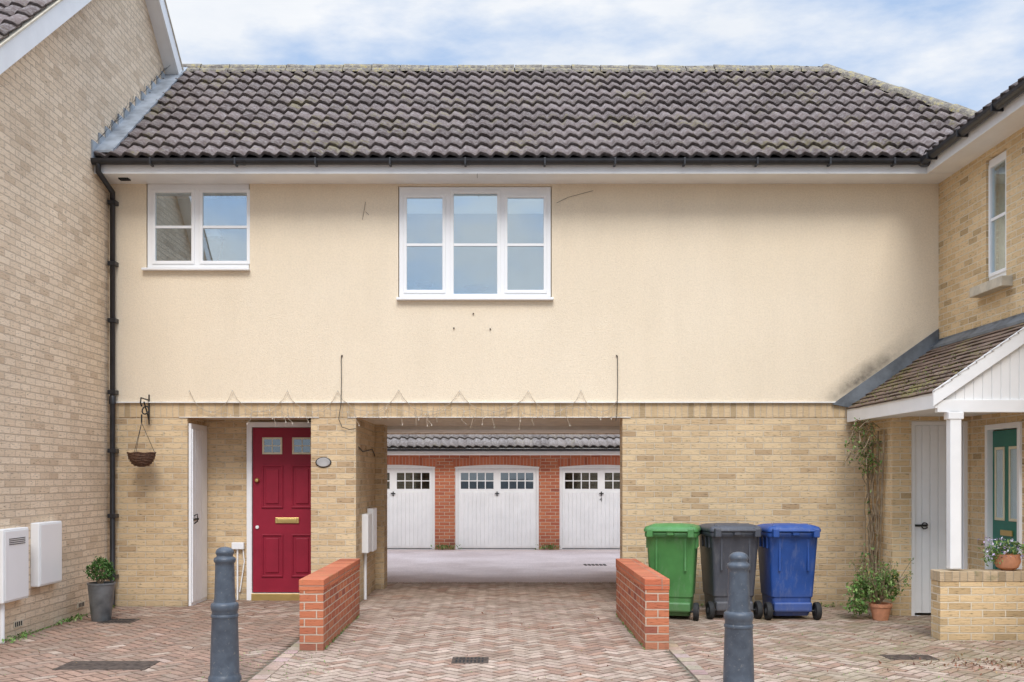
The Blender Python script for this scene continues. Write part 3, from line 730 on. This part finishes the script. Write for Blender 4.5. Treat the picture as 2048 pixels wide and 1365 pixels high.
# ------------------------------------------------------------ garages
GB=empty('garage_block'); gy=23.4
doors=[(-8.0,-6.13),(-5.66,-3.79),(-3.32,-1.45),(-1.0,.87),(1.326,3.196),(3.66,5.53),(6.0,7.87)]
wall('garage_front_wall',-8.6,8.4,-.02,2.10,gy,gy+.23,[(a,b,-1,1.84) for a,b in doors],'red',GB)
box('garage_body',-8.6,8.4,gy+.6,gy+6,-.02,2.1,'red',GB)
RI=.05
for i,(a,b) in enumerate(doors):
    n=24; lo=[];hi=[]; m=(a+b)/2; hw=(b-a)/2+.03
    for k in range(n+1):
        t=-1+2*k/n; z=1.83+RI*(1-t*t)
        lo.append((m+hw*t,z)); hi.append((m+(hw+.03)*t,z+.17))
    prism('arch_%d'%i,lo+hi[::-1],'Y',gy-.012,gy+.1,'redsold',GB)
    pl=[(m+ (hw-.02)*(-1+2*k/n),1.828+RI*(1-(-1+2*k/n)**2)) for k in range(n+1)]
    prism('arch_infill_%d'%i,[(a,1.80)]+pl+[(b,1.80)],'Y',gy-.008,gy+.03,'white',GB)
    wall('door_frame_%d'%i,a+.001,b-.001,-.01,1.84,gy+.03,gy+.10,[(a+.06,b-.06,0,1.79)],'white',GB)
    da,db=a+.065,b-.065; W=db-da
    mid=(da+db)/2
    wins=[(da+.06,mid-.08,1.34,1.70),(mid+.08,db-.06,1.34,1.70)]
    wall('door_leaf_%d'%i,da,db,.02,1.785,gy+.05,gy+.09,wins,'white',GB)
    npl=18; pw=(W-.08)/npl
    boxes('door_planks_%d'%i,[(da+.04+j*pw+.003,da+.04+(j+1)*pw-.003,gy+.040,gy+.052,.05,1.27) for j in range(npl)],'white',GB,.003)
    for w,(p,q,r_,s2) in enumerate(wins):
        box('door_glass_%d_%d'%(i,w),p,q,gy+.07,gy+.075,r_,s2,'glassd',GB)
        box('door_dark_%d_%d'%(i,w),p-.05,q+.05,gy+.0905,gy+.094,r_-.05,s2+.05,'gslot',GB)
        bars=[(p+(q-p)*k/4-.011,p+(q-p)*k/4+.011,gy+.050,gy+.068,r_,s2) for k in (1,2,3)]
        boxes('door_bars_v_%d_%d'%(i,w),bars,'white',GB)
        boxes('door_bars_h_%d_%d'%(i,w),[(p,q,gy+.048,gy+.066,(r_+s2)/2-.011,(r_+s2)/2+.011)],'white',GB)
    box('door_handle_%d'%i,mid-.012,mid+.012,gy+.02,gy+.05,1.18,1.28,'iron',GB,.004)
    tube('door_handle_t_%d'%i,[(mid-.05,gy+.01,1.24),(mid+.05,gy+.01,1.24)],.012,'iron',GB)
tile_roof('garage_roof',(-8.8,gy-.36,2.24),(1,0,0),(0,.82,.57),17.4,3.9,.345,.183,TA,'gtile',GB)
poly3('garage_rear_roof',[(-8.8,gy+2.84,4.46),(8.6,gy+2.84,4.46),(8.6,gy+6.2,2.2),(-8.8,gy+6.2,2.2)],'gtile',GB)
ridge_run('garage_ridge',(-8.8,gy+2.84,4.47),(8.6,gy+2.84,4.47),.12,GB)
box('garage_fascia',-8.8,8.6,gy-.34,gy-.32,2.09,2.24,'white',GB)
box('garage_soffit',-8.8,8.6,gy-.32,gy-.002,2.09,2.10,'white',GB)
prism('garage_gutter',gpoly(gy-.40,2.215,.045),'X',-8.8,8.6,'blackp',GB)
cu=bpy.data.curves.new('garage_number','FONT'); cu.body='4'; cu.size=.13; cu.extrude=.001; cu.materials.append(M['text'])
t=bpy.data.objects.new('garage_number',cu); scene.collection.objects.link(t); t.parent=GB
t.location=(2.22,gy+.036,1.06); t.rotation_euler=(math.pi/2,0,0)
dc=empty('drain_cover')
boxes('channel_bars',[(1.55+i*.07,1.60+i*.07,19.2,19.5,-.016,-.008) for i in range(6)],'grate',dc)

# ------------------------------------------------------------ bollards
def bollard(x,y,h=1.05):
    e=empty('bollard',(x,y,0))
    prof=[(.128,-.02),(.128,.03),(.118,.045),(.113,.06),(.110,.20),(.099,.545),(.103,.555),(.108,.57),(.108,.595),(.103,.61),(.086,.62),(.080,.66),(.074,.90),(.074,.925),(.083,.935),(.086,.95),(.083,.965),(.066,.975),(.062,.985),(.070,1.0),(.072,1.012),(.064,1.03),(.045,1.045),(.02,1.052),(.002,1.053)]
    revolve('bollard_casting',prof,(0,0,0),'bollard',e,n=40,angle=50)
    revolve('bollard_ring',[(.1045,.50),(.106,.505),(.106,.52),(.1025,.525)],(0,0,0),'bollard',e,n=40)
    return e
bollard(-2.165,8.26); bollard(1.75,7.70)

# ------------------------------------------------------------ wheelie bins
def rrect(w,d,z,yo=0,r=.04,k=5,zb=0):
    pts=[]
    for cx_,cy_,a0 in ((w/2-r,d/2-r,0),(-w/2+r,d/2-r,90),(-w/2+r,-d/2+r,180),(w/2-r,-d/2+r,270)):
        for i in range(k+1):
            a=math.radians(a0+90*i/k); yy=cy_+r*math.sin(a)
            pts.append((cx_+r*math.cos(a),yo+yy,z+zb*(yy+d/2)))
    return pts
def bin_(x,y,rot,mat):
    e=empty('wheelie_bin',(x,y,0),rot)
    loft('body',[rrect(.40,.44,.04,.03),rrect(.43,.47,.10,.02),rrect(.445,.485,.24,.015),rrect(.47,.50,.26,.01),rrect(.545,.60,.93,.0),rrect(.55,.61,.94,.0)],mat,e,angle=25)
    loft('rim',[rrect(.575,.64,.93,0,.045),rrect(.585,.65,.945,0,.045),rrect(.585,.65,.975,0,.045),rrect(.57,.635,.985,0,.045)],mat,e,angle=40)
    loft('lid',[rrect(.565,.63,.985,0,.05),rrect(.60,.67,.99,0,.05,zb=-.01),rrect(.605,.675,1.015,0,.05,zb=-.01),rrect(.57,.63,1.045,.0,.05,zb=-.015),rrect(.44,.50,1.068,0,.05,zb=-.02),rrect(.20,.25,1.075,0,.05,zb=-.02)],mat,e,angle=60)
    boxes('lid_ribs',[(-.20,.20,-.16,-.13,1.05,1.076),(-.24,-.21,-.30,.1,1.03,1.062),(.21,.24,-.30,.1,1.03,1.062)],mat,e,.008)
    boxes('hinge_lugs',[(-.26,-.19,-.40,-.29,.93,1.03),(.19,.26,-.40,-.29,.93,1.03),(-.04,.04,-.385,-.29,.95,1.02)],mat,e,.012)
    tube('handle_bar',[(-.25,-.385,1.005),(.25,-.385,1.005)],.016,mat,e)
    boxes('back_ribs',[(-.012+o_,.012+o_,-.30,-.27,.55,.93) for o_ in (-.16,.16)],mat,e,.006)
    boxes('side_ribs',[(-.285,-.262,-.20+o_,-.18+o_,.80,.94) for o_ in (0,.15,.3)]+[(.262,.285,-.20+o_,-.18+o_,.80,.94) for o_ in (0,.15,.3)],mat,e,.006)
    boxes('axle_housing',[(-.215,.215,-.27,-.17,.09,.20)],mat,e,.02)
    tube('axle',[(-.30,-.235,.10),(.30,-.235,.10)],.012,'iron',e)
    for s in (-1,1):
        wm=revolve('wheel',[(.02,-.026),(.06,-.02),(.075,-.03),(.095,-.028),(.101,-.015),(.101,.015),(.095,.028),(.075,.03),(.06,.02),(.02,.026)],(0,0,0),'rubber',e,n=28)
        wm.rotation_euler=(0,math.pi/2,0); wm.location=(s*.275,-.235,.10)
        h=revolve('hub',[(.008,-.03),(.03,-.028),(.03,.028),(.008,.03)],(0,0,0),'bblack',e,n=16); h.rotation_euler=(0,math.pi/2,0); h.location=(s*.278,-.235,.10)
    return e
bin_(1.98,12.02,math.radians(-14),'bgreen')
bin_(2.63,12.10,math.radians(4),'bblack')
bin_(3.28,12.02,math.radians(1),'bblue')

# ------------------------------------------------------------ plants
PS=empty('potted_shrub')
revolve('grey_pot',[(.10,0),(.105,.01),(.145,.40),(.152,.405),(.152,.425),(.138,.425),(.13,.36),(.01,.36)],(-4.45,11.72,0),'zinc',PS)
revolve('soil',[(.01,.0),(.128,.0),(.01,.012)],(-4.45,11.72,.365),'soil',PS)
tube('stems',[[(-4.45+U(-.03,.03),11.72,.36),(-4.45+U(-.12,.12),11.72+U(-.1,.1),.60)] for _ in range(10)],.006,'wood',PS)
leaves('foliage',blob((-4.45,11.72,.57),.15,.15,.125,900,.5),.038,G1,PS)

PP=empty('potted_plant')
revolve('terracotta_pot',[(.08,0),(.115,.15),(.125,.15),(.128,.185),(.112,.185),(.105,.14),(.01,.14)],(4.27,11.78,0),'terra',PP)
s=blob((4.25,11.86,.36),.26,.20,.17,750,.2)+blob((4.05,11.84,.30),.13,.12,.2,260,.1)+blob((4.40,11.86,.45),.12,.12,.14,200,.1)+blob((4.02,11.80,.14),.12,.08,.10,160,.1)
leaves('foliage',s,.05,G2,PP)
st=[]
for _ in range(44):
    a=U(0,6.28); r=U(.1,.36); st.append([(4.26,11.82,.15),(4.26+r*.5*math.cos(a),11.82+r*.5*math.sin(a),.38),(4.26+r*math.cos(a),11.82+r*math.sin(a)*.7,U(.35,.70))])
tube('stems',st,.003,'wood',PP)
leaves('sprigs',[((p[2][0]+U(-.03,.03),p[2][1]+U(-.03,.03),p[2][2]-U(-.03,.1)),.8) for p in st for _ in range(9)],.04,G2,PP)
leaves('blossoms',[((4.25+U(-.2,.2),11.7+U(-.1,.15),U(.3,.55)),1) for _ in range(14)],.03,[(.75,.55,.1),(.7,.65,.4)],PP)

TR=empty('trellis')
X=4.50; ty=12.55
tr=[]
for f in (-1,-.33,.33,1):
    tr.append([(X-.015,ty+f*.10,.15),(X-.015,ty+f*.30,2.15)])
tube('uprights',tr,.012,'wood',TR)
tube('rungs',[[(X-.03,ty-.11-.19*t,.3+1.7*t),(X-.03,ty+.11+.19*t,.3+1.7*t)] for t in [i/8 for i in range(9)]],.010,'wood',TR)
CP=empty('climbing_plant')
vines=[];lv=[]
for k in range(9):
    y=ty+U(-.1,.1); x=X-.05; p=[(x,y,.0)]
    z=0; top=U(1.4,2.25)
    while z<top:
        z+=.1; y+=U(-.045,.045); y=min(max(y,12.2),12.9); x=X-.05+U(-.03,.01)
        p.append((x,y,z))
        for _ in range(2 if z<1.7 else 9):
            if R()<(.12 if z<1.7 else .5): lv.append(((x+U(-.1,.02),y+U(-.08,.08),z+U(-.05,.05)),1))
    vines.append(p)
for k in range(14):
    a=(X-.05,ty+U(-.25,.2),U(1.75,2.2)); q=[a]
    dx=U(-.35,-.05)
    for i in range(6):
        t=(i+1)/6; q.append((a[0]+dx*t,a[1]-.25*t*R(),a[2]+.12*math.sin(t*2.5)-U(.0,.15)*t))
        for _ in range(3): lv.append(((q[-1][0]+U(-.04,.04),q[-1][1]+U(-.04,.04),q[-1][2]+U(-.04,.04)),.85))
    vines.append(q)
tube('vines',vines,.0065,'wood',CP)
leaves('leaves',lv,.052,G2+[(.30,.22,.10),(.26,.30,.12)],CP)

PF=empty('potted_flowers')
revolve('round_terracotta_pot',[(.05,0),(.10,.03),(.125,.09),(.115,.14),(.122,.16),(.105,.16),(.10,.13),(.01,.12)],(5.02,10.39,.68),'terra',PF)
leaves('foliage',blob((5.02,10.38,.90),.22,.12,.08,420,.1)+blob((4.86,10.36,.82),.09,.08,.09,120,.1),.035,G2,PF)
leaves('blossoms',[((5.02+U(-.26,.22),10.36+U(-.12,.1),U(.80,1.0)),1) for _ in range(150)],.035,[(.75,.7,.85),(.45,.35,.65),(.8,.78,.8),(.65,.5,.75)],PF)

# weeds along wall feet and in the joints
w=[]
for _ in range(2000):
    k=R()
    if k<.3: y=U(9.3,12.8); w.append(((-4.80+abs(random.gauss(0,.06)),y,U(.0,.05)),U(.5,1)) if math.sin(y*5)+R()>.6 else ((-4.79,y,.01),.4))
    elif k<.45: x=U(1.6,4.4); w.append(((x,12.97-abs(random.gauss(0,.04)),U(0,.05)),U(.4,.9)))
    elif k<.55: y=U(9.7,12.1); w.append(((random.choice((-1.62,1.335)),y,U(0,.03)),.5))
    elif k<.8: w.append(((U(1.55,5.3),U(8.2,11.0),U(-.002,.008)),.35))
    elif k<.9: w.append(((U(-2.4,-1.4),U(8.2,9.7),U(-.002,.01)),.35))
    else: w.append(((U(-4.8,5),U(8.1,12.5),U(-.002,.006)),.3))
leaves('weeds',w,.05,G2)
gw=[]
for _ in range(160):
    x=random.choice((-1.23,1.1,-1.2,1.08))+random.gauss(0,.12); gw.append(((x,23.33-abs(random.gauss(0,.03)),U(0,.10)),1))
leaves('garage_weeds',gw,.06,G2)
lf=[]
for _ in range(200):
    lf.append(((random.gauss(4.25,.34),random.gauss(8.95,.2),.008),U(.4,.9)))
for _ in range(130): lf.append(((U(-4.7,5.0),U(8,12.9),.008),U(.4,.8)))
leaves('fallen_leaves',lf,.05,[(.26,.11,.06),(.32,.17,.09),(.18,.08,.05),(.34,.23,.12)])

def cover(x0,x1,y0,y1,n,name='drain_cover'):
    e=empty(name)
    box('frame',x0,x1,y0,y1,-.01,.005,'grate',e,.003)
    boxes('slots',[(x0+.03+(x1-x0-.06)*i/n+.004,x0+.03+(x1-x0-.06)*(i+1)/n-.014,y0+.03,y1-.03,.004,.0065) for i in range(n)],'slot' if n>6 else 'grate',e,0 if n>6 else .002)
    boxes('cross_bar',[(x0+.02,x1-.02,(y0+y1)/2-.012,(y0+y1)/2+.012,.004,.009)],'grate',e)
cover(-.42,-.10,9.02,9.32,8)
cover(-4.42,-4.05,11.5,11.85,8)
cover(-3.72,-2.95,8.72,9.12,4,'manhole_cover')
cover(3.42,3.85,9.2,9.45,6,'manhole_cover')

# ------------------------------------------------------------ world, sun, camera
W=bpy.data.worlds.new('World'); scene.world=W; W.use_nodes=True; nt=W.node_tree
bg=nt.nodes['Background']; bg.inputs['Strength'].default_value=.12
el,az=math.radians(46),math.radians(178)
sky=nd(nt,'ShaderNodeTexSky'); sky.sky_type='NISHITA'; sky.sun_disc=False; sky.sun_elevation=el; sky.sun_rotation=az
tc=nd(nt,'ShaderNodeTexCoord').outputs['Generated']
nv=mapping(nt,tc,scale=(3.4,3.4,9.5),loc=(2.3,.9,.45))
cf=noise(nt,nv,1.0,9,.56)
cm=ramp(nt,cf,[(.43,0.0),(.58,1.0)])
cs=ramp(nt,noise(nt,mapping(nt,tc,scale=(6,6,16)),1.0,6,.6),[(.3,(6.9,7.3,7.9)),(.65,(8.0,8.15,8.4))])
skyb=mix(nt,.25,sky.outputs[0],(4.6,6.1,8.6))
skyb=mix(nt,.6,skyb,(4.6,6.1,8.6))
col=mix(nt,cm,skyb,cs)
sepz=nd(nt,'ShaderNodeSeparateXYZ'); nt.links.new(tc,sepz.inputs[0])
zz=math_(nt,'MULTIPLY',math_(nt,'SUBTRACT',sepz.outputs['Z'],.42),1/.58,True)
zz=math_(nt,'ADD',math_(nt,'MULTIPLY',zz,2.6),1.0)
vm=nd(nt,'ShaderNodeVectorMath',operation='SCALE'); nt.links.new(col,vm.inputs[0]); nt.links.new(zz,vm.inputs['Scale'])
nt.links.new(vm.outputs[0],bg.inputs['Color'])
L=bpy.data.lights.new('sun','SUN'); L.energy=1.95; L.angle=math.radians(24); L.color=(1,.955,.90)
so=bpy.data.objects.new('sun',L); scene.collection.objects.link(so)
d=Vector((math.sin(az)*math.cos(el),math.cos(az)*math.cos(el),math.sin(el)))
so.rotation_euler=d.to_track_quat('Z','Y').to_euler()
cam=bpy.data.cameras.new('camera'); co=bpy.data.objects.new('camera',cam); scene.collection.objects.link(co)
co.location=(0,0,1.6); co.rotation_euler=(math.pi/2,0,0)
cam.sensor_width=36; cam.lens=2100/2048*36; cam.shift_x=24/2048; cam.shift_y=272.5/2048; cam.clip_end=3000
scene.camera=co
scene.view_settings.view_transform='Standard'; scene.view_settings.look='None'; scene.view_settings.exposure=0
